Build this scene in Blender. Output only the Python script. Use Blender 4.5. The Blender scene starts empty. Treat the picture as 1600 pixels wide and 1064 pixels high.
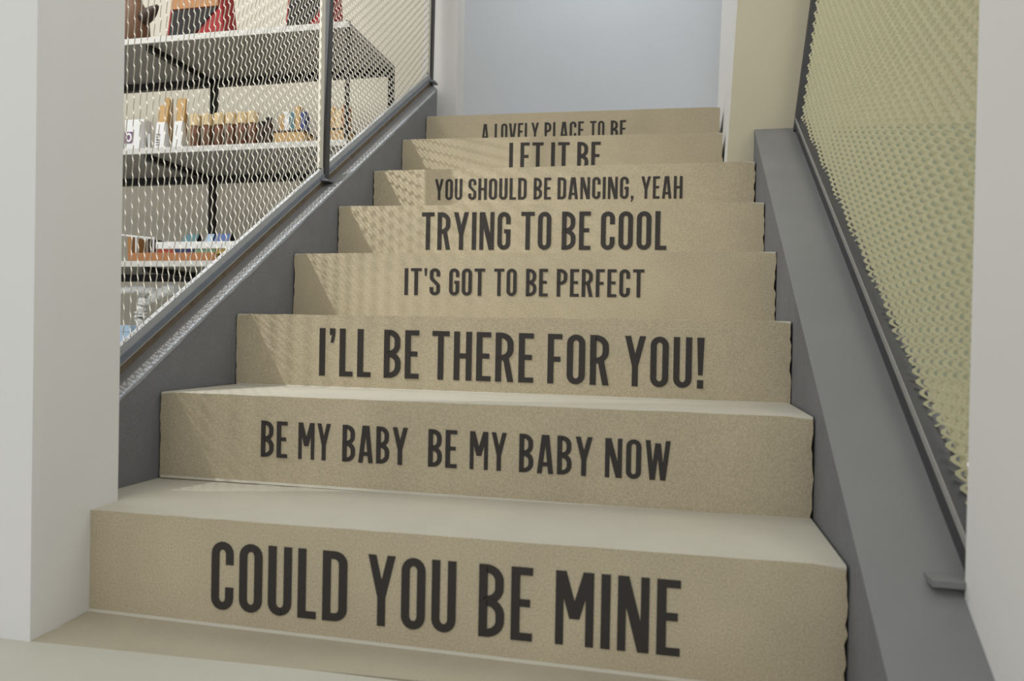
import bpy, bmesh, math, random
from mathutils import Vector, Matrix
random.seed(7)
SC = bpy.context.scene
COL = SC.collection

# ------------------------------------------------------------------ camera
F_PX, PITCH, YAW, ROLL = 1138.836, -0.0066, 0.2212, 0.0186
CAM = Vector((1.0182, -1.0228, 0.4683))
G, H, W = 0.25967, 0.17, 1.2455          # tread depth, riser height, flight width
S = H / G
FW = Vector((-math.sin(YAW)*math.cos(PITCH), math.cos(YAW)*math.cos(PITCH), math.sin(PITCH)))
_r = Vector((math.cos(YAW), math.sin(YAW), 0)); _u = _r.cross(FW)
RT = math.cos(ROLL)*_r + math.sin(ROLL)*_u
UP = -math.sin(ROLL)*_r + math.cos(ROLL)*_u
cam_d = bpy.data.cameras.new('camera')
cam = bpy.data.objects.new('camera', cam_d); COL.objects.link(cam)
m = Matrix((RT, UP, -FW)).transposed().to_4x4(); m.translation = CAM
cam.matrix_world = m
cam_d.sensor_width = 36; cam_d.sensor_fit = 'HORIZONTAL'; cam_d.lens = F_PX/1600*36
cam_d.clip_start = 0.02
cam_d.dof.use_dof = True; cam_d.dof.focus_distance = 2.0; cam_d.dof.aperture_fstop = 5.0
SC.camera = cam

# ------------------------------------------------------------------ view, world, lights
SC.view_settings.view_transform = 'Standard'
SC.view_settings.look = 'None'
SC.view_settings.gamma = 1.0
SC.view_settings.use_curve_mapping = False
SC.view_settings.exposure = 0.0
wd = bpy.data.worlds.new('world'); SC.world = wd; wd.use_nodes = True
wd.node_tree.nodes['Background'].inputs[0].default_value = (0.95, 0.97, 1.0, 1)
wd.node_tree.nodes['Background'].inputs[1].default_value = 0.83

def area(name, loc, target, sx, sy, power, col=(1, 1, 1)):
    d = bpy.data.lights.new(name, 'AREA'); d.shape = 'RECTANGLE'
    d.size = sx; d.size_y = sy; d.energy = power; d.color = col
    o = bpy.data.objects.new(name, d); COL.objects.link(o); o.location = loc
    o.rotation_euler = (Vector(target)-Vector(loc)).to_track_quat('-Z', 'Y').to_euler()
    return o
def point(name, loc, power, rad, col=(1, 1, 1)):
    d = bpy.data.lights.new(name, 'POINT'); d.energy = power; d.shadow_soft_size = rad; d.color = col
    o = bpy.data.objects.new(name, d); COL.objects.link(o); o.location = loc
    return o
def spot(name, loc, target, power, rad, deg, blend, col=(1, 1, 1)):
    d = bpy.data.lights.new(name, 'SPOT'); d.energy = power; d.shadow_soft_size = rad; d.color = col
    d.spot_size = math.radians(deg); d.spot_blend = blend
    o = bpy.data.objects.new(name, d); COL.objects.link(o); o.location = loc
    o.rotation_euler = (Vector(target)-Vector(loc)).to_track_quat('-Z', 'Y').to_euler()
    return o
spot('shop_spot_light', (-1.87, -0.4, 3.34), (-0.02, 0.95, 0.72), 640, 0.03, 36, 1.0, (1, 0.985, 0.955))
area('shop_fill_light', (-1.5, 0.9, 3.0), (-1.2, 1.6, 0.8), 1.2, 1.2, 30, (1, 0.97, 0.92))  # unseen fill lamp added for the shop behind the left screen
area('room_ceiling_light', (0.7, -1.0, 2.9), (0.6, -0.5, 0), 1.6, 0.8, 9, (1, 0.98, 0.95))
area('room_fill_light', (0.5, -3.6, 1.9), (0.6, 0.5, 0.7), 3.2, 1.8, 14, (1, 0.985, 0.96))  # unseen area fill added to brighten the risers from the front
area('landing_light', (0.6, 2.75, 3.2), (0.62, 2.6, 0), 0.5, 0.5, 4.5, (0.95, 0.97, 1.0))
area('side_room_light', (2.4, 1.0, 2.8), (2.0, 1.0, 0), 1.0, 1.0, 18, (1, 0.97, 0.86))

# ------------------------------------------------------------------ pixel -> place
def ray(px, py):
    return FW + RT*((px-800)/F_PX) + UP*((532-py)/F_PX)
def at(px, py, ax, val):
    d = ray(px, py); t = (val-CAM[ax])/d[ax]
    return CAM + d*t
def line_z(y, off):                      # height of the stair slope line at depth y
    return H + off + S*y

# ------------------------------------------------------------------ materials
def srgb(r, g, b):
    f = lambda c: (c/255/12.92) if c/255 <= .04045 else ((c/255+.055)/1.055)**2.4
    return (f(r), f(g), f(b), 1)
def mat(name, col, rough=0.7, metal=0.0, noise=0.0, nscale=30, bump=0.0, bscale=200, fine=0.0, fscale=900,
        stretch=(1, 1, 1), spec=0.3, trans=0.0, ior=1.45):
    m = bpy.data.materials.new(name); m.use_nodes = True
    nt = m.node_tree; b = nt.nodes['Principled BSDF']
    b.inputs['Roughness'].default_value = rough; b.inputs['Metallic'].default_value = metal
    b.inputs['Specular IOR Level'].default_value = spec
    b.inputs['Base Color'].default_value = col
    if trans:
        b.inputs['Transmission Weight'].default_value = trans; b.inputs['IOR'].default_value = ior
    tc = nt.nodes.new('ShaderNodeTexCoord'); mp = nt.nodes.new('ShaderNodeMapping')
    mp.inputs['Scale'].default_value = stretch
    nt.links.new(tc.outputs['Object'], mp.inputs['Vector'])
    last = None
    for amt, sc, det in ((noise, nscale, 5), (fine, fscale, 2)):
        if not amt: continue
        n = nt.nodes.new('ShaderNodeTexNoise'); n.inputs['Scale'].default_value = sc; n.inputs['Detail'].default_value = det
        nt.links.new(mp.outputs['Vector'], n.inputs['Vector'])
        mr = nt.nodes.new('ShaderNodeMapRange'); mr.inputs[1].default_value = .25; mr.inputs[2].default_value = .75
        mr.inputs[3].default_value = 1-amt; mr.inputs[4].default_value = 1+amt
        nt.links.new(n.outputs['Fac'], mr.inputs[0])
        vm = nt.nodes.new('ShaderNodeVectorMath'); vm.operation = 'SCALE'
        if last is None: vm.inputs[0].default_value = col[:3]
        else: nt.links.new(last, vm.inputs[0])
        nt.links.new(mr.outputs[0], vm.inputs['Scale'])
        last = vm.outputs[0]
    if last is not None: nt.links.new(last, b.inputs['Base Color'])
    if bump:
        n = nt.nodes.new('ShaderNodeTexNoise'); n.inputs['Scale'].default_value = bscale; n.inputs['Detail'].default_value = 6
        nt.links.new(mp.outputs['Vector'], n.inputs['Vector'])
        bp = nt.nodes.new('ShaderNodeBump'); bp.inputs['Strength'].default_value = bump; bp.inputs['Distance'].default_value = 0.004
        nt.links.new(n.outputs['Fac'], bp.inputs['Height']); nt.links.new(bp.outputs[0], b.inputs['Normal'])
    return m
M = dict(
    riser=mat('tan_sealed_concrete', srgb(178, 166, 140), .75, noise=.07, nscale=7, bump=.25, bscale=260, fine=.17, fscale=330),
    tread=mat('pale_top_lit_concrete', srgb(184, 180, 164), .7, noise=.05, nscale=9, bump=.15, bscale=200, fine=.04, fscale=420),  # paler copy of the riser concrete: light from above put into the colour
    shaded_sill=mat('tan_shaded_threshold', srgb(170, 162, 140), .75, noise=.06, nscale=8, bump=.15, bscale=200, fine=.06, fscale=420),  # darker than the floor: shadow line of the opening put into the colour
    ink=mat('black_vinyl', srgb(50, 46, 43), .6),
    curb=mat('grey_rough_plaster', srgb(112, 113, 116), .7, noise=.07, nscale=14, bump=.5, bscale=120, fine=.05, fscale=500),
    curb_smooth=mat('grey_smooth_paint', srgb(119, 119, 118), .5, noise=.06, nscale=6, bump=.08, bscale=60),
    chalk=mat('worn_pale_paint', srgb(150, 154, 158), .8, noise=.15, nscale=90, bump=.4, bscale=150),
    white=mat('white_wall_paint', srgb(216, 215, 211), .85, noise=.012, nscale=3, bump=.04, bscale=90),
    bluewhite=mat('cool_white_wall_paint', srgb(200, 204, 209), .85, noise=.015, nscale=2),
    beige=mat('beige_wall_paint', srgb(190, 183, 160), .85, noise=.02, nscale=4),
    greige=mat('greige_wall_paint', srgb(212, 210, 206), .85, noise=.02, nscale=4),
    cream=mat('cream_wall_paint', srgb(205, 199, 182), .85, noise=.02, nscale=3),
    steel=mat('grey_painted_steel', srgb(118, 120, 124), .45, metal=.3, noise=.08, nscale=25),
    web=mat('light_grey_painted_steel', srgb(158, 160, 161), .5, noise=.06, nscale=25),
    angle=mat('blue_grey_painted_steel', srgb(112, 118, 126), .45, noise=.08, nscale=25),
    darksteel=mat('dark_grey_steel', srgb(72, 72, 74), .45, metal=.3, noise=.08, nscale=30),
    gap_shade=mat('brown_gap_shade', srgb(112, 98, 82), .8, noise=.25, nscale=40),  # brown for the shaded gap under the left rail
    mesh=mat('cream_expanded_metal', srgb(200, 196, 184), .65, spec=.1, noise=.05, nscale=40),
    meshy=mat('pale_yellow_expanded_metal', srgb(188, 184, 150), .55, noise=.05, nscale=40),
    floor=mat('pale_screed', srgb(186, 184, 169), .6, noise=.03, nscale=6, fine=.03, fscale=300),
    shelf=mat('grey_shelf_board', srgb(150, 148, 142), .6, noise=.06, nscale=20),
    shelfedge=mat('light_shelf_edge', srgb(205, 204, 198), .5),
    black=mat('black_metal', srgb(38, 37, 36), .5, metal=.3),
    green=mat('pale_green_paint', srgb(138, 142, 118), .8, noise=.03, nscale=5),
    yellow=mat('pale_yellow_paint', srgb(176, 166, 134), .85, noise=.03, nscale=3),
    wood=mat('honey_wood', srgb(176, 128, 80), .6, noise=.15, nscale=12, stretch=(1, 1, 8)),
    kraft=mat('kraft_card', srgb(196, 160, 108), .8, noise=.08, nscale=30),
    cork=mat('pale_wood_lid', srgb(214, 190, 145), .7, noise=.06, nscale=40),
    amber=mat('amber_glass', srgb(110, 62, 36), .15, spec=.6, noise=.05, nscale=10),
    brown=mat('dark_brown_leather', srgb(98, 70, 50), .6, noise=.12, nscale=30),
    darkbrown=mat('darker_brown_leather', srgb(62, 46, 38), .55, noise=.12, nscale=30),
    paper=mat('white_card', srgb(228, 228, 226), .7, noise=.01, nscale=5),
    purple=mat('purple_print', srgb(120, 92, 118), .7),
    red=mat('red_fabric', srgb(150, 48, 48), .75, noise=.1, nscale=40),
    blackfab=mat('black_fabric', srgb(44, 42, 42), .8, noise=.1, nscale=40),
    tan=mat('tan_fabric', srgb(170, 122, 82), .75, noise=.1, nscale=40),
    blue=mat('blue_card', srgb(92, 112, 158), .6), teal=mat('teal_card', srgb(92, 128, 134), .6),
    skyblue=mat('pale_blue_card', srgb(168, 192, 214), .6),
    navy=mat('navy_cover', srgb(70, 82, 128), .6), mint=mat('mint_cover', srgb(142, 178, 148), .6),
    coral=mat('coral_cover', srgb(188, 98, 80), .6), mustard=mat('mustard_cover', srgb(196, 166, 96), .6),
    orange=mat('orange_brown_card', srgb(176, 122, 80), .7, noise=.06, nscale=30),
)

# ------------------------------------------------------------------ building helpers
def wloc(o):
    v = Vector((0, 0, 0))
    while o: v += o.location; o = o.parent
    return v
def obj(name, bm, mats, parent=None, label=None, origin=None, smooth=False):
    """one mesh object from a bmesh given in world coordinates"""
    bmesh.ops.recalc_face_normals(bm, faces=bm.faces)
    me = bpy.data.meshes.new(name)
    off = wloc(parent) if parent else Vector(origin or (0, 0, 0))
    if parent and origin: off = Vector(origin)
    for v in bm.verts: v.co -= off
    bm.to_mesh(me); bm.free()
    for mm in (mats if isinstance(mats, (list, tuple)) else [mats]): me.materials.append(mm)
    if smooth:
        for p in me.polygons: p.use_smooth = True
    o = bpy.data.objects.new(name, me); COL.objects.link(o)
    if parent:
        o.parent = parent
        if origin: o.location = Vector(origin)-wloc(parent)
    else: o.location = off
    if label: o['label'] = label
    return o
def thing(name, label, cat, loc, group=None):
    o = bpy.data.objects.new(name, None); COL.objects.link(o); o.location = loc
    o.empty_display_size = .05
    return tag(o, label, cat, group)
def tag(o, label, cat, group=None):
    o['label'] = label; o['category'] = cat
    if group: o['group'] = group
    return o
def struct(name, bm, mats):
    o = obj(name, bm, mats); o['kind'] = 'structure'; return o
def hexa(bm, p, mi=0, bevel=0):
    """p: 8 corners, bottom ring 4 then top ring 4"""
    v = [bm.verts.new(Vector(c)) for c in p]
    fs = [bm.faces.new([v[i] for i in q]) for q in ((3,2,1,0),(4,5,6,7),(0,1,5,4),(1,2,6,5),(2,3,7,6),(3,0,4,7))]
    for f in fs: f.material_index = mi
    if bevel:
        es = list({e for f in fs for e in f.edges})
        r = bmesh.ops.bevel(bm, geom=es, offset=bevel, segments=2, profile=.6, affect='EDGES')
        for f in r['faces']: f.material_index = mi
    return v
def box(bm, x0, x1, y0, y1, z0, z1, mi=0, bevel=0, sl=0.0, rot=0.0, taper=0.0):
    """axis box; sl shears z with y (stair slope); rot turns about z; taper narrows the top"""
    cx, cy = (x0+x1)/2, (y0+y1)/2
    p = []
    for z in (z0, z1):
        k = 1-taper if z == z1 else 1
        for (x, y) in ((x0,y0),(x1,y0),(x1,y1),(x0,y1)):
            dx, dy = (x-cx)*k, (y-cy)*(k if taper else 1)
            c, s = math.cos(rot), math.sin(rot)
            p.append((cx+dx*c-dy*s, cy+dx*s+dy*c, z+sl*(y-y0)))
    return hexa(bm, p, mi, bevel)
def lathe(bm, c, prof, n=20, mi=0):
    rings = []
    for r, z in prof:
        rings.append([bm.verts.new((c[0]+r*math.cos(2*math.pi*i/n), c[1]+r*math.sin(2*math.pi*i/n), c[2]+z)) for i in range(n)])
    for a, b in zip(rings, rings[1:]):
        for i in range(n):
            bm.faces.new((a[i], a[(i+1)%n], b[(i+1)%n], b[i])).material_index = mi
    bm.faces.new(rings[0][::-1]).material_index = mi; bm.faces.new(rings[-1]).material_index = mi
def tube(bm, pts, rads, n=10, mi=0):
    rings = []
    for i, p in enumerate(pts):
        p = Vector(p)
        t = (Vector(pts[min(i+1, len(pts)-1)])-Vector(pts[max(i-1, 0)])).normalized()
        a = t.cross(Vector((0, 0, 1)));  a = a.normalized() if a.length > 1e-3 else Vector((1, 0, 0))
        b = t.cross(a); r = rads[i] if isinstance(rads, (list, tuple)) else rads
        rings.append([bm.verts.new(p+a*r*math.cos(2*math.pi*k/n)+b*r*math.sin(2*math.pi*k/n)) for k in range(n)])
    for a, b in zip(rings, rings[1:]):
        for i in range(n): bm.faces.new((a[i], a[(i+1)%n], b[(i+1)%n], b[i])).material_index = mi
    bm.faces.new(rings[0][::-1]).material_index = mi; bm.faces.new(rings[-1]).material_index = mi
def NB(): return bmesh.new()

# ------------------------------------------------------------------ the setting
b = NB(); hexa(b, [(-2.5,-2.6,-.1),(3.0,-2.6,-.1),(3.0,-.075,-.1),(-2.5,-.16,-.1),(-2.5,-2.6,0),(3.0,-2.6,0),(3.0,-.055,0),(-2.5,-.155,0)])
struct('floor', b, M['floor'])
b = NB(); box(b, -4, -.35, .07, 2.5, -.1, 0); struct('floor.001', b, M['floor'])
# left pier of the opening (its inner face turns very slightly)
b = NB(); hexa(b, [(-.22,-.124,0),(.090,-.124,0),(.073,.067,0),(-.22,.067,0),(-.22,-.124,2.9),(.083,-.124,2.9),(.073,.067,2.9),(-.22,.067,2.9)])
struct('wall_front_left', b, M['white'])
b = NB(); hexa(b, [(1.351,-.34,-.05),(2.6,-.34,-.05),(2.6,-.079,-.05),(1.352,-.079,-.05),(1.352,-.34,2.9),(2.6,-.34,2.9),(2.6,-.09,2.9),(1.353,-.09,2.9)])
struct('wall_front_right', b, M['white'])
# shop behind the left screen
b = NB(); box(b, -4, -.12, 2.5, 2.6, 0, 3.2); struct('wall_shop_back', b, M['cream'])
# wall end beside the top of the flight, left
xe = at(714, 90, 1, 2.10)[0]
b = NB(); box(b, -.12, .0, 2.10, 2.6, 0, 1.372)
hexa(b, [(-.12,2.10,1.372),(xe,2.10,1.372),(-.08,2.6,1.372),(-.12,2.6,1.372),(-.12,2.10,3.2),(xe,2.10,3.2),(-.08,2.6,3.2),(-.12,2.6,3.2)]); struct('wall_landing_left', b, M['greige'])
# beige wall end at the top right
b = NB()
hexa(b, [(1.163,1.385,1.013),(1.47,1.385,1.013),(1.47,2.25,1.013),(1.163,2.25,1.013),(1.236,1.385,2.6),(1.53,1.385,2.6),(1.53,2.25,2.6),(1.20,2.25,2.6)])
for f in b.faces:
    f.normal_update()
    if f.calc_center_median().x < 1.3: f.material_index = 1
struct('wall_landing_right', b, [M['beige'], M['white']])
b = NB(); box(b, -.6, 2.0, 3.4, 3.5, 1.2, 3.4); struct('wall_landing_back', b, M['bluewhite'])
# side room behind the right screen
b = NB(); box(b, 1.46, 5.5, 2.9, 3.0, -.1, 3.4); struct('wall_side_room_back', b, M['yellow'])
zt = at(1400, 197, 1, 2.88)[2]; zb = at(1500, 592, 1, 2.88)[2]
b = NB(); box(b, 1.47, 5.5, 2.88, 2.9, zb, zt, bevel=.003); o = struct('trim_1', b, M['green'])

# ------------------------------------------------------------------ staircase
stair = thing('staircase', 'tan concrete staircase of eight risers with black song-line lettering and grey side curbs', 'staircase', (W/2, 0, 0))

# ---- lettering: condensed sans capitals drawn as strokes, cap height 1
T = 0.112
def arc(cx, cy, rx, ry, a0, a1, n=9):
    return [(cx+rx*math.cos(math.radians(a0+(a1-a0)*i/n)), cy+ry*math.sin(math.radians(a0+(a1-a0)*i/n))) for i in range(n+1)]
def stroke(path, t=T, closed=False):
    n = len(path); P = [Vector(p) for p in path]; L = []; Rr = []
    for i in range(n):
        a = P[i-1] if (i or closed) else None; c = P[(i+1) % n] if (i < n-1 or closed) else None
        d1 = (P[i]-a).normalized() if a is not None else None
        d2 = (c-P[i]).normalized() if c is not None else None
        d1 = d1 or d2; d2 = d2 or d1
        nn = Vector((-(d1.y+d2.y), d1.x+d2.x)).normalized()
        k = 1/max(.5, nn.dot(Vector((-d1.y, d1.x))))
        L.append(P[i]+nn*t/2*k); Rr.append(P[i]-nn*t/2*k)
    out = []
    for i in range(n if closed else n-1):
        j = (i+1) % n; out.append([L[i], Rr[i], Rr[j], L[j]])
    return out
def rect(x0, y0, x1, y1): return [[(x0,y0),(x1,y0),(x1,y1),(x0,y1)]]
def para(xa, ya, xb, yb, t): return [[(xa-t/2,ya),(xa+t/2,ya),(xb+t/2,yb),(xb-t/2,yb)]]
def bowl(w, y0, y1, r=None):             # D-shaped closed bowl from the stem
    h = T/2; r = r or min((w-T)*.8, (y1-y0-T)/2)
    return [(h, y0+h)] + arc(w-h-r, y0+h+r, r, r, -90, 0) + arc(w-h-r, y1-h-r, r, r, 0, 90) + [(h, y1-h)]
def oval(w):
    h = T/2; r = (w-T)/2; ry = r*1.15
    return arc(w/2, 1-h-ry, r, ry, 0, 180) + arc(w/2, h+ry, r, ry, 180, 360)
def glyph(ch):
    h = T/2
    if ch == 'A':
        w = .385; return w, para(h+.003, 0, w/2-.03, 1, T) + para(w-h-.003, 0, w/2+.03, 1, T) + rect(.09, .19, w-.09, .19+T*.9)
    if ch == 'B':
        w = .335; return w, stroke(bowl(w, 0, .545), closed=True) + stroke(bowl(w-.012, .455, 1), closed=True)
    if ch == 'C':
        w = .32; r = (w-T)/2; ry = r*1.15
        return w, stroke([(w-h, .665)] + arc(w/2, 1-h-ry, r, ry, 0, 180) + arc(w/2, h+ry, r, ry, 180, 360) + [(w-h, .335)])
    if ch == 'D': w = .335; return w, stroke(bowl(w, 0, 1, .12), closed=True)
    if ch == 'E': w = .275; return w, rect(0,0,T,1) + rect(T,0,w,T*.93) + rect(T,1-T*.93,w,1) + rect(T,.46,w-.03,.46+T*.93)
    if ch == 'F': w = .265; return w, rect(0,0,T,1) + rect(T,1-T*.93,w,1) + rect(T,.44,w-.03,.44+T*.93)
    if ch == 'G':
        w = .33; r = (w-T)/2; ry = r*1.15
        return w, stroke([(w-h, .68)] + arc(w/2, 1-h-ry, r, ry, 0, 180) + arc(w/2, h+ry, r, ry, 180, 360) + [(w-h, .50)]) + rect(w*.52, .44, w, .44+T*.9)
    if ch == 'H': w = .345; return w, rect(0,0,T,1) + rect(w-T,0,w,1) + rect(T,.45,w-T,.45+T*.93)
    if ch == 'I': return T, rect(0,0,T,1)
    if ch == 'L': w = .255; return w, rect(0,0,T,1) + rect(T,0,w,T*.93)
    if ch == 'M':
        w = .47; return w, rect(0,0,.1,1) + rect(w-.1,0,w,1) + para(w/2, .36, .068, 1, .125) + para(w/2, .36, w-.068, 1, .125)
    if ch == 'N': w = .375; return w, rect(0,0,.1,1) + rect(w-.1,0,w,1) + para(w-.068, 0, .068, 1, .13)
    if ch == 'O': w = .33; return w, stroke(oval(w), closed=True)
    if ch == 'P': w = .325; return w, rect(0,0,T,1) + stroke(bowl(w, .42, 1), closed=True)
    if ch == 'R': w = .345; return w, rect(0,0,T,1) + stroke(bowl(w-.01, .43, 1), closed=True) + para(w-h-.004, 0, w*.56, .5, T)
    if ch == 'S':
        w = .32; r = (w-T)/2; ry = r*1.1
        return w, stroke([(w-h, .70)] + arc(w/2, 1-h-ry, r, ry, 0, 180) + [(h, .72)] + arc(h+.07, .66, .07, .09, 180, 225, 3)
            + arc(w-h-.07, .34, .07, .09, 45, 0, 3) + [(w-h, .28)] + arc(w/2, h+ry, r, ry, 0, -180) + [(h, .30)])
    if ch == 'T': w = .335; return w, rect(0,1-T*.93,w,1) + rect(w/2-h,0,w/2+h,1-T*.93)
    if ch == 'U':
        w = .33; r = (w-T)/2; ry = r*1.15
        return w, stroke([(h, 1)] + arc(w/2, h+ry, r, ry, 180, 360) + [(w-h, 1)])
    if ch == 'V': w = .38; return w, para(w/2-.025, 0, h, 1, T) + para(w/2+.025, 0, w-h, 1, T)
    if ch == 'W':
        w = .54; return w, para(.15, 0, h-.003, 1, .105) + para(.15+.015, 0, w/2-.012, .93, .1) + para(w-.15-.015, 0, w/2+.012, .93, .1) + para(w-.15, 0, w-h+.003, 1, .105)
    if ch == 'Y': w = .385; return w, rect(w/2-h,0,w/2+h,.46) + para(w/2, .40, h, 1, T) + para(w/2, .40, w-h, 1, T)
    if ch == '’': return .105, rect(0,.86,.105,1) + [[(0.015,.70),(.075,.70),(.105,.88),(.045,.88)]]
    if ch == "'": return .085, [[(.018,.72),(.067,.72),(.085,1),(0,1)]]
    if ch == ',': return .10, rect(0,0,.10,.13) + [[(0,-.13),(.045,-.13),(.10,.02),(.04,.02)]]
    if ch == '!': return .13, [[(.025,.26),(.105,.26),(.13,1),(0,1)]] + rect(.01,0,.12,.165)
    raise ValueError(ch)
GAP = .088
LINES = {   # riser: (words with left/right pixel), cap line (left x, top, bottom), (right x, top, bottom)
 1: ([('COULD',331,542.5),('YOU',575,712.5),('BE',748.5,832),('MINE',868,1063)], (475,857,965.5), (1050,906,1024.5)),
 2: ([('BE',408.5,449),('MY',466.5,516.5),('BABY',535.5,637),('BE',669.5,714),('MY',734.3,791.5),('BABY',811.5,925.5),('NOW',945.5,1047.5)], (412,657,713.5), (1040,689,751)),
 3: ([('I’LL',499.2,579.5),('BE',600.3,654.6),('THERE',675.3,833.6),('FOR',855.7,952),('YOU!',976,1100.2)], (500,512.4,586.7), (1095,527.6,607)),
 4: ([("IT'S",632.2,687.6),('GOT',702,757.6),('TO',772,807.2),('BE',822,855.8),('PERFECT',870,1006.5)], (635,419,460.8), (1000,421,464.7)),
 5: ([('TRYING',659,797.6),('TO',814.3,861.2),('BE',878,922.6),('COOL',939,1041.4)], (660,332,390.2), (1030,330,390.4)),
 6: ([('YOU',679.7,722.2),('SHOULD',732,822.8),('BE',834,860.9),('DANCING,',871.3,990),('YEAH',1002,1066.4)], (680,280,312.6), (1065,275,310)),
 7: ([('LET',795.7,849),('IT',861,889.7),('BE',902,938.2)], (797,223,267.5), (930,221.7,265.5)),
 8: ([('A',752.8,763.5),('LOVELY',773,841.8),('PLACE',851,912.2),('TO',921.8,944.2),('BE',954.3,978)], (757,194,221), (970,188,215)),
}
def lettering(k):
    words, l, r = LINES[k]; y = (k-1)*G; res = []
    P = [(at(c[0], c[1], 1, y), at(c[0], c[2], 1, y)) for c in (l, r)]
    def zz(x, v):
        f = (x-P[0][0].x)/(P[1][0].x-P[0][0].x)
        t = P[0][0].z+(P[1][0].z-P[0][0].z)*f; bo = P[0][1].z+(P[1][1].z-P[0][1].z)*f
        return bo+(t-bo)*v
    for wd_, p0, p1 in words:
        f = (p0-l[0])/(r[0]-l[0]); f1 = (p1-l[0])/(r[0]-l[0])
        my = lambda q: (l[1]+l[2])/2+((r[1]+r[2])/2-(l[1]+l[2])/2)*q
        x0 = at(p0, my(f), 1, y).x; x1 = at(p1, my(f1), 1, y).x
        gl = [glyph(c) for c in wd_]
        tot = sum(g[0] for g in gl)+GAP*(len(gl)-1); sc = (x1-x0)/tot; cx = 0
        bm = NB(); lay = 0
        for w, polys in gl:
            for q in polys:
                lay += 1
                a = [bm.verts.new((x0+(cx+u[0])*sc, y-.0010-.00004*(lay % 24), zz(x0+(cx+u[0])*sc, u[1]))) for u in q]
                c = [bm.verts.new((v.co.x, y+.001, v.co.z)) for v in a]
                n = len(a); bm.faces.new(a)
                for i in range(n): bm.faces.new((a[i], c[i], c[(i+1)%n], a[(i+1)%n]))
            cx += w+GAP
        res.append((wd_, bm))
    return res

TL = {1:(147,797),2:(248,612),3:(368,490),4:(458,396),5:(528,322),6:(583,267),7:(628,218),8:(665,182)}
TR = {1:(1325,885),2:(1274,652),3:(1238,502),4:(1215,393),5:(1195,316),6:(1180,252),7:(1128,207),8:(1120,167)}
NAMES = {1:'COULD YOU BE MINE',2:'BE MY BABY BE MY BABY NOW',3:'I’LL BE THERE FOR YOU!',4:"IT'S GOT TO BE PERFECT",5:'TRYING TO BE COOL',6:'YOU SHOULD BE DANCING, YEAH',7:'LET IT BE',8:'A LOVELY PLACE TO BE'}
for k in range(1, 9):
    y = (k-1)*G
    A, B = at(*TL[k], 1, y), at(*TR[k], 1, y)
    xl = .004 if k > 1 else .0
    xr = W-.004 if k < 7 else {7: 1.160, 8: 1.161}[k]
    slope = (B.z-A.z)/(B.x-A.x)
    zl, zr = A.z+slope*(xl-A.x), A.z+slope*(xr-A.x)
    zb_ = (k-1)*H-.03
    y1 = y+G+.06 if k < 8 else 3.395
    bm = NB(); out = []
    nz = 16
    for i in range(nz+1):                       # left end, ragged plaster edge
        j = random.uniform(-.0022, .0015) if 0 < i < nz else 0
        out.append((xl+j, zb_+(zl-zb_)*i/nz))
    for i in range(1, 30):                      # top edge, hand-floated
        out.append((xl+(xr-xl)*i/30, zl+(zr-zl)*i/30+random.uniform(-.0006, .0006)))
    for i in range(nz, -1, -1):
        j = random.uniform(-.002, .003) if 0 < i < nz else 0
        out.append((xr+j, zb_+(zr-zb_)*i/nz))
    fr = [bm.verts.new((x, y, z)) for x, z in out]; bk = [bm.verts.new((x, y1, z)) for x, z in out]
    n = len(fr); top = []
    ff = bm.faces.new(fr); bm.faces.new(bk[::-1])
    for i in range(n):
        f = bm.faces.new((fr[i], bk[i], bk[(i+1)%n], fr[(i+1)%n]))
        if nz <= i < nz+30: f.material_index = 1; top.append(i)
    bm.edges.ensure_lookup_table()
    es = [e for e in bm.edges if {e.verts[0], e.verts[1]} in [{fr[i], fr[(i+1)%n]} for i in top]]
    rb = bmesh.ops.bevel(bm, geom=es, offset=.005, segments=3, profile=.5, affect='EDGES')
    for f in rb['faces']: f.material_index = 1
    hexa(bm, [(xl+.004,y-.004,zb_+.03),(xr-.004,y-.004,zb_+.03),(xr-.004,y+.004,zb_+.03),(xl+.004,y+.004,zb_+.03),
              (xl+.004,y-.001,zb_+.034),(xr-.004,y-.001,zb_+.034),(xr-.004,y+.004,zb_+.0345),(xl+.004,y+.004,zb_+.0345)], 1)
    st = obj('step', bm, [M['riser'], M['tread']], stair, label='step reading %s' % NAMES[k])
    for wd_, bm in lettering(k): obj('lettering', bm, M['ink'], st, label='black capitals reading %s' % wd_)
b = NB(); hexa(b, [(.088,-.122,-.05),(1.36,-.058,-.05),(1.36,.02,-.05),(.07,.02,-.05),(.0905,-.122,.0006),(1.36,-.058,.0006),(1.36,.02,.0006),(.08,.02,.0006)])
obj('shaded_threshold', b, M['shaded_sill'], stair)

def curb(bm, xa, xb, y0, y1, o0, o1, mi_top, skew=0):
    # sloped wall: solid prism from below the steps up to a sloping top
    n = 24; ringA = []
    for i in range(n+1):
        y = y0+(y1-y0)*i/n; ya = y+(skew if i == n else 0)
        ringA.append([(xa, ya, max(-.05, line_z(ya, -.5))), (xb, y, max(-.05, line_z(y, -.5))), (xb, y, line_z(y, o1)), (xa, ya, line_z(ya, o0))])
    V = [[bm.verts.new(p) for p in r] for r in ringA]
    for a, c in zip(V, V[1:]):
        for i in range(4):
            f = bm.faces.new((a[i], a[(i+1)%4], c[(i+1)%4], c[i]))
            if i == 2: f.material_index = mi_top
    bm.faces.new(V[0][::-1]); bm.faces.new(V[-1])
    return bm
b = NB(); curb(b, -.078, 0, .068, 1.955, .067, .067, 1, .12)
obj('curb', b, [M['curb'], M['curb_smooth']], stair, label='rough grey curb on the left of the steps')
b = NB()
n = 60; prev = None
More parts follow.
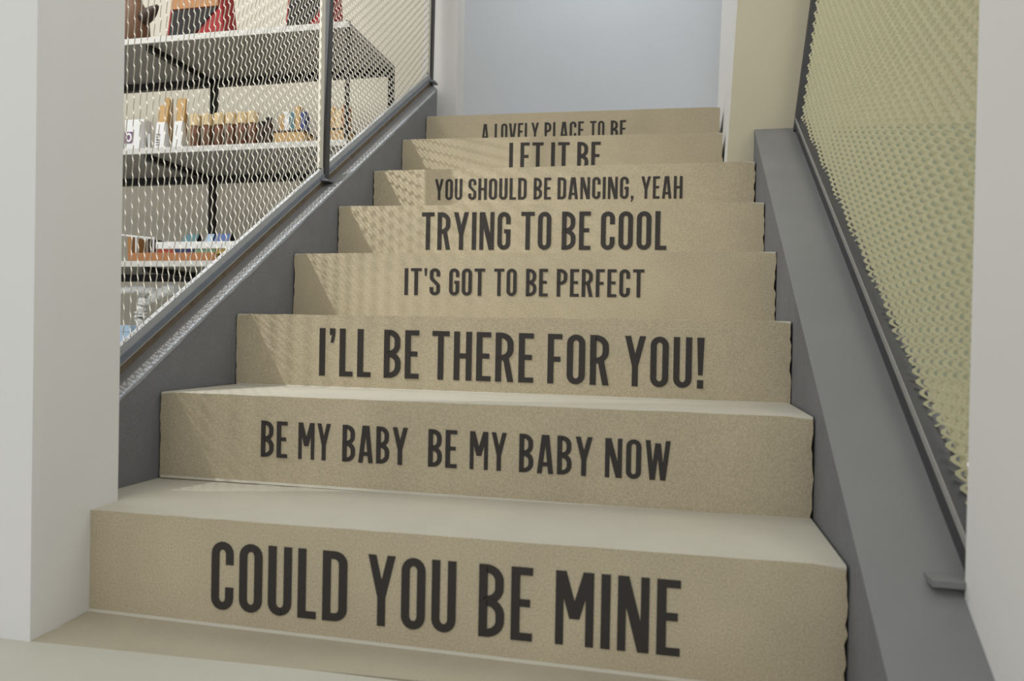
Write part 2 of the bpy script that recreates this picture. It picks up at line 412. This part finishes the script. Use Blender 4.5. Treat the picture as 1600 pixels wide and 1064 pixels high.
for i in range(n+1):                             # worn pale line along the left curb's edge
    y = .07+(1.93-.07)*i/n; wv = .007+random.uniform(-.003, .002)
    ring = [b.verts.new((.0012, y, line_z(y, .067-wv*.9))), b.verts.new((.0012, y, line_z(y, .0685))), b.verts.new((-wv*1.1, y, line_z(y, .0685))), b.verts.new((-wv*1.1, y, line_z(y, .064)))]
    if prev:
        for q in range(4): b.faces.new((prev[q], prev[(q+1)%4], ring[(q+1)%4], ring[q]))
    prev = ring
obj('worn_edge', b, M['chalk'], stair, label='pale worn line along the left curb edge')
b = NB(); curb(b, W, 1.402, -.34, 1.384, .055, .055, 1)
obj('curb', b, [M['curb'], M['curb_smooth']], stair, label='smooth grey curb on the right of the steps')

# ------------------------------------------------------------------ expanded metal screens
SP, TZ = .0187, .0315
def expanded(bm, y0, y1, ztop, xf, zlow, wid, bond, th):
    """raised expanded metal standing along y: wavy ribbons that meet their neighbours at upright bonds; the bonds are turned
    about the vertical, so each ribbon swings out of the sheet as it swings along it"""
    a = math.radians(44); u = Vector((-math.sin(a), math.cos(a), 0)); v = Vector((math.cos(a), math.sin(a), 0))
    ph = TZ/2; ny = max(1, round((y1-y0)/SP)); sp = (y1-y0)/ny
    amp = max(.002, (sp/math.cos(a)-bond)/2)          # swing along the turned direction
    for i in range(ny):
        yc = y0+sp*(i+.5)
        zs = zlow(yc); k = int(zs/ph); pts = []
        while k*ph < ztop:
            sg = 1 if (i+k) % 2 else -1
            for dz, t in ((.14, -1), (.34, -.5), (.66, .5), (.86, 1)): pts.append(((k+dz)*ph, sg*t*amp, bond if abs(t) == 1 else wid))
            k += 1
        ring0 = None
        for z, d, w in [(zs,)+pts[0][1:]]+[p for p in pts if p[0] > zs+.002]:
            c = Vector((xf(yc, z), yc, z))+u*d
            ring = [bm.verts.new(c-u*w/2-v*th/2), bm.verts.new(c+u*w/2-v*th/2), bm.verts.new(c+u*w/2+v*th/2), bm.verts.new(c-u*w/2+v*th/2)]
            if ring0:
                for q in range(4): bm.faces.new((ring0[q], ring0[(q+1)%4], ring[(q+1)%4], ring[q]))
            else: bm.faces.new(ring[::-1])
            ring0 = ring
        bm.faces.new(ring0)
    return bm

# left screen: two bays on a sloping rail
XL = -.062
lbal = thing('mesh_balustrade', 'cream expanded-metal balustrade with dark posts on the left curb beside the shop', 'balustrade', (XL, .07, line_z(.07, .067)))
def slope_bar(bm, x0, x1, y0, y1, o0, o1, mi=0):
    hexa(bm, [(x0,y0,line_z(y0,o0)),(x1,y0,line_z(y0,o0)),(x1,y1,line_z(y1,o0)),(x0,y1,line_z(y1,o0)),
              (x0,y0,line_z(y0,o1)),(x1,y0,line_z(y0,o1)),(x1,y1,line_z(y1,o1)),(x0,y1,line_z(y1,o1))], mi)
ZTOP = 2.5
YP1, YP2 = 1.065, 2.035
for (ya, yb) in ((.08, YP1-.014), (YP1+.014, YP2-.014)):
    b = NB()
    slope_bar(b, XL-.006, XL+.006, ya, yb, .090, .120)          # web
    rl = obj('rail', b, M['web'], lbal)
    b = NB(); slope_bar(b, XL-.004, XL+.011, ya, yb, .086, .100); obj('lower_angle', b, M['angle'], rl)
    b = NB(); slope_bar(b, XL+.0105, XL+.0125, ya, yb, .0855, .0885); obj('rail_lip', b, M['shelf'], rl)
    b = NB(); slope_bar(b, XL-.010, XL+.009, ya, yb, .060, .086); obj('gap_shade_strip', b, M['gap_shade'], lbal, label='brown strip standing in for the shade in the gap under the rail')  # added strip: shade of the gap below the rail given as brown colour
    b = NB(); expanded(b, ya+.012, yb-.012, ZTOP, lambda y, z: XL, lambda y: line_z(y, .116), .0024, .0052, .0018)
    obj('mesh_screen', b, M['mesh'], lbal)
    for yy, sgn in ((yb, -1),):
        b = NB(); y0_, y1_ = sorted((yy, yy+sgn*.022))
        box(b, XL-.004, XL+.004, y0_, y1_, line_z(yy, .115), ZTOP)
        obj('screen_edge', b, M['mesh'], lbal)
for yp, lean in ((YP1, .03), (YP2, .02)):
    b = NB(); z0 = line_z(yp, .072)
    hexa(b, [(XL-.012,yp-.012,z0),(XL+.012,yp-.012,z0),(XL+.012,yp+.012,z0),(XL-.012,yp+.012,z0),
             (XL-.012,yp-.012+lean,ZTOP),(XL+.012,yp-.012+lean,ZTOP),(XL+.012,yp+.012+lean,ZTOP),(XL-.012,yp+.012+lean,ZTOP)])
    po = obj('post', b, M['darksteel'], lbal)
    b = NB(); zp = line_z(yp, .073)
    box(b, XL+.008, XL+.036, yp-.042, yp+.006, zp-.010, zp-.004, bevel=.001)
    obj('base_plate', b, M['steel'], po)

# right screen
def xr_(y, z): return 1.388+.10*max(0, min(1, y/1.35))*(z-line_z(y, .12))
rbal = thing('mesh_balustrade', 'pale yellow expanded-metal balustrade on the right curb behind the white wall edge', 'balustrade', (1.38, -.05, line_z(-.05, .055)))
b = NB(); slope_bar(b, 1.363, 1.372, -.32, 1.37, .052, .098); slope_bar(b, 1.372, 1.396, -.32, 1.37, .090, .098)
obj('rail', b, M['darksteel'], rbal)
b = NB(); slope_bar(b, 1.362, 1.3635, -.32, 1.37, .085, .0985); obj('rail_lip', b, M['shelf'], rbal)
b = NB(); expanded(b, -.30, 1.345, 2.2, xr_, lambda y: line_z(y, .088), .0068, .0068, .0018)
obj('mesh_screen', b, M['meshy'], rbal)
b = NB(); yp = 1.362; z0, z1 = line_z(yp, .052), 2.3; xa, xb = 1.368, 1.368+.108*(z1-z0)
hexa(b, [(xa-.010,yp-.016,z0),(xa+.012,yp-.016,z0),(xa+.012,yp+.012,z0),(xa-.010,yp+.012,z0),(xb-.010,yp-.016,z1),(xb+.012,yp-.016,z1),(xb+.012,yp+.012,z1),(xb-.010,yp+.012,z1)])
obj('post', b, M['darksteel'], rbal)
b = NB(); zc = line_z(-.055, .055); box(b, 1.316, 1.362, -.084, -.034, zc-.006, zc+.003, bevel=.0015)
obj('base_plate', b, M['curb_smooth'], rbal)

# ------------------------------------------------------------------ shop shelving
YS, YB = 1.80, 2.30; XR = -.34; XA = -2.3
unit = thing('shelving_unit', 'grey metal shelving unit with stock behind the left mesh screen', 'shelving', ((XA+XR)/2, (YS+YB)/2, 0))
ZS = [1.768, 1.275, .771, .275]; LIFT = .0012                 # top of each shelf
for z in ZS:
    b = NB(); box(b, XA, XR, YS+.004, YB, z-.020, z, bevel=.001)
    sh = obj('shelf', b, M['shelf'], unit)
    b = NB(); box(b, XA, XR, YS-.003, YS+.004, z-.024, z+.001); obj('edge_strip', b, M['shelfedge'], sh)
    b = NB(); box(b, XA, XR, YB-.03, YB, z-.055, z-.020); obj('rear_beam', b, M['black'], sh)
    for xk in (-1.33,):
        b = NB(); box(b, xk-.014, xk+.014, YS+.03, YB-.03, z-.045, z-.020); obj('bracket', b, M['black'], sh)
for (x, y, w) in ((-1.33, YB+.014, .018), (XR-.018, YB+.014, .012), (XR-.008, YS+.012, .006), (XA+.02, YB+.014, .018)):
    b = NB(); box(b, x-w, x+w, y-.012, y+.012, 0, 1.775 if y < 2 else 1.768)
    obj('upright', b, M['black'], unit)

# ---- stock; pz() gives the place on a shelf at depth y for a pixel column
def px_x(px, py, y): return at(px, py, 1, y).x
def px_z(px, py, y): return at(px, py, 1, y).z

ZS = [q+LIFT for q in ZS]
# top shelf
y = 1.90; xa, xb = px_x(188, 40, y), px_x(229, 40, y); xc = (xa+xb)/2; r = (xb-xa)/2
jug = thing('leather_jug', 'dark brown rounded jug with a curved spout at the left end of the top shelf', 'jug', (xc, y, ZS[0]))
b = NB(); lathe(b, (xc, y, ZS[0]), [(r*.8,0),(r*.98,.03),(r*1.02,.08),(r*.95,.14),(r*.75,.19),(r*.5,.22),(r*.48,.26)], 24); obj('body', b, M['brown'], jug, smooth=True)
b = NB(); pts = []
for i in range(9):
    t = i/8; pts.append((xc+r*.75+.085*t, y-.01, px_z(235, 26, y)-.012+.008*math.sin(t*3)+.055*t*t))
tube(b, pts, [.030,.031,.031,.030,.028,.025,.020,.014,.006], 12); obj('spout', b, M['darkbrown'], jug, smooth=True)

def bag(p0, p1, zt_, label):
    y = 1.93; xa, xb = px_x(p0, 45, y), px_x(p1, 40, y); xc = (xa+xb)/2; w = (xb-xa)/2; z = ZS[0]
    t = thing('shoulder_bag', label, 'bag', (xc, y, z), 'bags on the top shelf')
    b = NB(); box(b, xa, xb, y-.06, y+.06, z, z+.24, bevel=.008, taper=.16); obj('body', b, M['red'], t)
    b = NB(); hexa(b, [(xa+w*.12,y-.064,z+.022),(xa+w*.95,y-.064,z+.022),(xa+w*.95,y-.058,z+.022),(xa+w*.12,y-.058,z+.022),
                       (xa+w*.2,y-.060,z+.145),(xb-w*.22,y-.060,z+.145),(xb-w*.22,y-.052,z+.145),(xa+w*.2,y-.052,z+.145)]); obj('front_panel', b, M['blackfab'], t)
    b = NB(); hexa(b, [(xa+w*.16,y-.061,z+.150),(xb-w*.2,y-.061,z+.150),(xb-w*.2,y-.05,z+.150),(xa+w*.16,y-.05,z+.150),
                       (xa+w*.2,y-.058,z+.225),(xb-w*.22,y-.058,z+.225),(xb-w*.22,y-.046,z+.225),(xa+w*.2,y-.046,z+.225)]); obj('flap', b, M['tan'], t)
bag(273, 362, 0, 'red and black bag with tan flap in the middle of the top shelf')
bag(455, 530, 0, 'red and black bag with tan flap standing behind the mesh post on the top shelf')

# second shelf
z = ZS[1]; y = 1.85
xa, xb = px_x(195, 200, y), px_x(225, 200, y)
t = thing('gift_box', 'white boxed card with a purple ring print at the left of the middle shelf', 'box', ((xa+xb)/2, y, z))
b = NB(); box(b, xa, xb, y, y+.05, z, z+.148, bevel=.002); obj('carton', b, M['paper'], t)
b = NB(); box(b, xa+.001, xa+.045, y-.0015, y+.001, z+.040, z+.092); bd = obj('print_band', b, M['purple'], t)
b = NB(); xc = xa+.024
ring = [(xc+.016*math.cos(a*math.pi/12), y-.003, z+.066+.021*math.sin(a*math.pi/12)) for a in range(24)]
inn = [(xc+.008*math.cos(a*math.pi/12), y-.003, z+.066+.012*math.sin(a*math.pi/12)) for a in range(24)]
vo = [b.verts.new(p) for p in ring]; vi = [b.verts.new(p) for p in inn]; vb = [b.verts.new((p[0], y-.001, p[2])) for p in ring]
for i in range(24):
    b.faces.new((vo[i], vo[(i+1)%24], vi[(i+1)%24], vi[i])); b.faces.new((vo[i], vb[i], vb[(i+1)%24], vo[(i+1)%24]))
obj('ring_print', b, M['paper'], bd)
xa, xb = px_x(210, 200, 1.815), px_x(220, 200, 1.815)
b = NB(); box(b, xa, xb, 1.812, 1.84, z, z+.13, bevel=.002); o = obj('slim_carton', b, M['paper'], origin=((xa+xb)/2, 1.82, z)); tag(o, 'slim plain white carton in front of the purple ring box', 'box')
xa, xb = px_x(223, 210, y), px_x(233, 210, y)
t = thing('price_tag', 'small white leaning tag with one dark stroke beside the white carton', 'tag', ((xa+xb)/2, y, z))
b = NB(); hexa(b, [(xa+.008,y,z),(xb+.004,y,z),(xb+.004,y+.004,z),(xa+.008,y+.004,z),(xa-.004,y+.02,z+.085),(xb-.012,y+.02,z+.085),(xb-.012,y+.024,z+.085),(xa-.004,y+.024,z+.085)]); obj('card', b, M['paper'], t)
b = NB(); hexa(b, [(xa+.018,y+.0025,z+.02),(xa+.023,y+.0025,z+.02),(xa+.023,y+.006,z+.02),(xa+.018,y+.006,z+.02),(xa+.006,y+.0135,z+.066),(xa+.011,y+.0135,z+.066),(xa+.011,y+.018,z+.066),(xa+.006,y+.018,z+.066)]); obj('pen_stroke', b, M['ink'], t)
for (p0, p1, pt, kt, lab) in ((240, 257, 190, 163, 'left white pouch with printed front and kraft top beside the white tag'), (268, 284, 188, 152, 'right plain white pouch with tall kraft top left of the amber jars')):
    xa, xb = px_x(p0, 210, y), px_x(p1, 210, y)
    t = thing('paper_pouch', lab, 'pouch', ((xa+xb)/2, y+.02, z), 'paper pouches on the middle shelf')
    zt_ = px_z(p0, pt, y); zk = px_z(p0, kt, y)
    b = NB(); hexa(b, [(xa,y,z),(xb,y,z),(xb,y+.045,z),(xa,y+.045,z),(xa+.004,y+.012,zt_),(xb-.004,y+.012,zt_),(xb-.004,y+.028,zt_),(xa+.004,y+.028,zt_)], bevel=.004); obj('pouch', b, M['paper'], t)
    b = NB(); hexa(b, [(xa+.006,y+.014,zt_-.003),(xb-.002,y+.014,zt_-.003),(xb-.002,y+.030,zt_-.003),(xa+.006,y+.030,zt_-.003),(xa+.010,y+.018,zk),(xb+.006,y+.018,zk),(xb+.006,y+.026,zk),(xa+.010,y+.026,zk)], bevel=.002); obj('kraft_top', b, M['kraft'], t)
    if p0 == 240:
        b = NB()
        for q in range(5): box(b, xa+.012, xa+.030-.003*(q%2), y-.0005+.0025, y+.004, z+.025+.012*q, z+.029+.012*q)
        obj('print', b, M['ink'], t)
sticks = ((258, 266, 153), (285, 290, 176))
for i, (p0, p1, pt) in enumerate(sticks):
    xa, xb = px_x(p0, 200, y+.06), px_x(p1, 200, y+.06)
    b = NB(); box(b, xa, xb, y+.055, y+.08, z, px_z(p0, pt, y+.06), bevel=.002)
    o = obj('kraft_carton', b, M['kraft'], origin=((xa+xb)/2, y+.065, z)); tag(o, ['tall slim kraft carton standing between the two white pouches', 'short slim kraft carton between the right pouch and the amber jars'][i], 'box', 'slim kraft cartons on the middle shelf')
# six amber jars with pale wooden lids: one built, the rest copied
ordn = ['leftmost amber jar with pale wooden lid in the row of six', 'second amber jar from the left in the row of six', 'third amber jar from the left in the row of six', 'fourth amber jar from the left in the row of six', 'fifth amber jar from the left in the row of six', 'rightmost amber jar of the row of six, beside the dark tins']
jar = thing('amber_jar', ordn[0], 'jar', (0, 0, 0), 'amber jars with wooden lids')
b = NB(); lathe(b, (0,0,0), [(.018,0),(.0215,.003),(.0215,.083),(.019,.090),(.019,.098)], 20); jb = obj('jar_body', b, M['amber'], jar, smooth=True)
b = NB(); lathe(b, (0,0,0), [(.0218,.022),(.0221,.024),(.0221,.060),(.0218,.062)], 20); obj('jar_label', b, M['brown'], jb)
b = NB(); lathe(b, (0,0,0), [(.021,.097),(.0235,.099),(.0235,.145),(.021,.148)], 20); obj('lid', b, M['cork'], jar)
for i, p in enumerate((306, 324.3, 343, 361, 379, 395.5)):
    if i == 0: r = jar
    else:
        r = jar.copy(); COL.objects.link(r); r['label'] = ordn[i]
        for ch in jar.children:
            c = ch.copy(); COL.objects.link(c); c.parent = r
            for gch in ch.children:
                d = gch.copy(); COL.objects.link(d); d.parent = c
    r.location = (px_x(p, 205, 1.84), 1.84, z)
xa = px_x(306, 165, 1.91)
b = NB(); lathe(b, (xa, 1.91, z), [(.022,0),(.024,.004),(.024,.12),(.012,.135),(.011,.178),(.009,.181)], 16)
o = obj('pale_bottle', b, M['cork'], origin=(xa, 1.91, z), smooth=True); tag(o, 'pale narrow-necked bottle standing behind the leftmost amber jar', 'bottle')
for i, (p, hh) in enumerate(((410, .105), (421, .120))):
    xa = px_x(p, 205, 1.845)
    t = thing('dark_tin', ['shorter dark brown tin right after the amber jars', 'taller dark brown tin beside the tan basket'][i], 'tin', (xa, 1.845, z), 'dark tins on the middle shelf')
    b = NB(); lathe(b, (xa, 1.845, z), [(.014,0),(.0155,.003),(.0155,hh-.018),(.0145,hh-.016)], 16); obj('tin_body', b, M['darkbrown'], t)
    b = NB(); lathe(b, (xa, 1.845, z), [(.0158,hh-.016),(.0158,hh-.002),(.014,hh)], 16); obj('lid', b, M['black'], t)
# tan baskets with small cartons
def basket(p0, p1, y, label):
    xa, xb = px_x(p0, 210, y), px_x(p1, 210, y)
    t = thing('woven_basket', label, 'basket', ((xa+xb)/2, y+.06, z), 'woven baskets on the middle shelf')
    b = NB(); box(b, xa, xb, y, y+.12, z, z+.058, bevel=.004); obj('body', b, M['kraft'], t)
    b = NB(); tube(b, [(xa,y,z+.06),(xb,y,z+.06),(xb,y+.12,z+.06),(xa,y+.12,z+.06),(xa,y,z+.06)], .0045, 8); obj('rim', b, M['darkbrown'], t)
    return xa, xb
xa, xb = basket(428, 474, 1.845, 'tan basket of small cartons left of the mesh post')
labs = ['tan carton at the left end of the basket by the post', 'pale carton second from left in the basket by the post', 'grey blue carton in the middle of the basket by the post', 'kraft carton second from right in the basket by the post', 'blue grey carton at the right end of the basket by the post']
for i, (mm, hh) in enumerate((('kraft', .14), ('paper', .155), ('teal', .15), ('kraft', .175), ('navy', .15))):
    w = (xb-xa-.012)/5; x0 = xa+.006+w*i
    b = NB(); box(b, x0+.001, x0+w-.001, 1.872, 1.91, z+.058, z+hh, bevel=.0015)
    o = obj('small_carton', b, M[mm], origin=(x0+w/2, 1.89, z+.058)); tag(o, labs[i], 'box', 'small cartons in the basket by the post')
xa, xb = basket(506, 541, 1.845, 'tan basket of small cartons right of the mesh post')
for i, (mm, hh) in enumerate((('kraft', .165), ('cork', .15), ('orange', .17))):
    w = (xb-xa-.012)/3; x0 = xa+.006+w*i
    b = NB(); box(b, x0+.001, x0+w-.001, 1.872, 1.91, z+.058, z+hh, bevel=.0015)
    o = obj('small_carton', b, M[mm], origin=(x0+w/2, 1.89, z+.058)); tag(o, ['kraft carton at the left of the basket behind the second mesh bay', 'pale carton in the middle of the basket behind the second mesh bay', 'orange brown carton at the right of the basket behind the second mesh bay'][i], 'box', 'small cartons in the basket right of the post')

# third shelf
z = ZS[2]; y = 1.83
xa, xb = px_x(200, 400, y), px_x(335, 400, y)
t = thing('display_tray', 'long orange brown display tray on the third shelf', 'tray', ((xa+xb)/2, y+.1, z))
b = NB(); box(b, xa, xb, y, y+.006, z, z+.040); obj('front_panel', b, M['orange'], t)
b = NB(); box(b, xa, xb, y+.006, y+.2, z, z+.034); obj('tray_base', b, M['kraft'], t)
cols = (('coral', 244, 271), ('navy', 272, 303), ('mint', 304, 336), ('mustard', 337, 366))
zz0 = z+.036
for mm, p0, p1 in cols:
    x0, x1 = px_x(p0, 388, y+.02), px_x(p1, 388, y+.02)
    b = NB(); bx = box(b, x0, x1, y+.02, y+.16, zz0, zz0+.022, bevel=.001)
    t = obj('cover', b, M[mm], origin=((x0+x1)/2, y+.09, zz0))
    t.name = 'booklet'; tag(t, '%s booklet lying in the display tray under the white board' % {'coral':'coral red','navy':'navy blue','mint':'mint green','mustard':'mustard yellow'}[mm], 'booklet', 'booklets in the display tray')
xa, xb = px_x(243, 378, y+.01), px_x(368, 378, y+.01)
b = NB(); box(b, xa, xb, y+.01, y+.17, zz0+.022, zz0+.054, bevel=.003)
o = obj('white_board', b, M['paper'], origin=((xa+xb)/2, y+.09, zz0+.022)); tag(o, 'thick white board lying across the coloured booklets', 'board')
for i, (mm, p0, p1, lab) in enumerate((('teal', 286, 308, 'teal card standing on the white board, in front of the shelf upright'), ('skyblue', 321, 332, 'narrow pale card standing between the teal and blue cards'), ('blue', 335, 358, 'blue card standing at the right on the white board'))):
    x0, x1 = px_x(p0, 365, y+.06), px_x(p1, 365, y+.06); zc = zz0+.054
    t = thing('greeting_card', lab, 'card', ((x0+x1)/2, y+.06, zc), 'cards standing on the white board')
    b = NB(); hexa(b, [(x0,y+.05,zc),(x1,y+.05,zc),(x1,y+.053,zc),(x0,y+.053,zc),(x0,y+.075,zc+.042),(x1,y+.075,zc+.042),(x1,y+.078,zc+.042),(x0,y+.078,zc+.042)]); obj('front', b, M[mm], t)
    b = NB(); hexa(b, [(x0,y+.105,zc),(x1+.006,y+.105,zc),(x1+.006,y+.108,zc),(x0,y+.108,zc),(x0,y+.0785,zc+.042),(x1+.006,y+.0785,zc+.042),(x1+.006,y+.0805,zc+.042),(x0,y+.0805,zc+.042)]); obj('back', b, M['blackfab'], t)
xa, xb = px_x(186, 380, y+.03), px_x(240, 380, y+.03)
t = thing('wire_rack', 'white wire rack at the left end of the third shelf', 'rack', ((xa+xb)/2, y+.12, z+.034))
z0 = z+.036; zt_ = z+.128
for (x, yy) in ((xa, y+.03), (xb, y+.03), (xa, y+.19), (xb, y+.19), ((xa+xb)/2, y+.03)): b = NB(); tube(b, [(x, yy, z0), (x, yy, zt_-.012*(x > xa+.02))], .004, 8); obj('rod', b, M['paper'], t)
for yy in (y+.03, y+.19): b = NB(); tube(b, [(xa-.004, yy, zt_), (xb+.004, yy, zt_-.02)], .004, 8); obj('top_bar', b, M['paper'], t)
b = NB(); box(b, xb-.055, xb-.030, y+.06, y+.16, z0, z0+.075, bevel=.002); o = obj('dark_notebook', b, M['darkbrown'], origin=(xb-.04, y+.1, z0)); tag(o, 'dark brown notebook standing in the white wire rack', 'notebook')
b = NB(); box(b, xa+.02, xa+.04, y+.06, y+.16, z0, z0+.085, bevel=.002); o = obj('kraft_notebook', b, M['wood'], origin=(xa+.03, y+.1, z0)); tag(o, 'wood coloured notebook standing at the left in the white wire rack', 'notebook')

# bottom shelf
z = ZS[3]; y = 1.84
def pt(px, py, dy=0): return at(px, py, 1, y+.05+dy)
t = thing('cloth_bundle', 'crumpled white cloth bundle with loose ends on the lowest shelf', 'cloth', (px_x(222, 500, y+.05), y+.05, z))
random.seed(3)
def crumple(pts, r, n=14):
    b = NB(); P = []
    for i in range(n+1):
        f = i/n*(len(pts)-1); k = min(int(f), len(pts)-2); P.append(Vector(pts[k]).lerp(Vector(pts[k+1]), f-k)+Vector((random.uniform(-.004,.004), random.uniform(-.004,.004), random.uniform(-.004,.004))))
    tube(b, P, [r*random.uniform(.75, 1.2) for _ in P], 9); return b
foot = px_x(222, 500, y+.05)
obj('standing_fold', crumple([(foot, y+.05, z+.006), (foot-.005, y+.05, z+.2), pt(220, 500), pt(222, 478), pt(224, 452)], .026, 22), M['paper'], t)
obj('left_fold', crumple([pt(190, 453), pt(212, 452), pt(242, 453)], .017), M['paper'], t)
obj('right_fold', crumple([pt(228, 474, .02), pt(245, 461, .02), pt(262, 452, .02), pt(276, 452, .02)], .022), M['paper'], t)
xa, xb = px_x(172, 520, y), px_x(204, 520, y)
t = thing('blue_carton', 'pale blue carton with a lid at the left end of the lowest shelf', 'box', ((xa+xb)/2, y+.06, z))
zt_ = px_z(190, 508, y)
b = NB(); box(b, xa, xb, y, y+.12, z, zt_-.03, bevel=.002); obj('carton', b, M['skyblue'], t)
b = NB(); box(b, xa-.002, xb+.002, y-.002, y+.122, zt_-.03, zt_, bevel=.002); obj('lid', b, M['skyblue'], t)
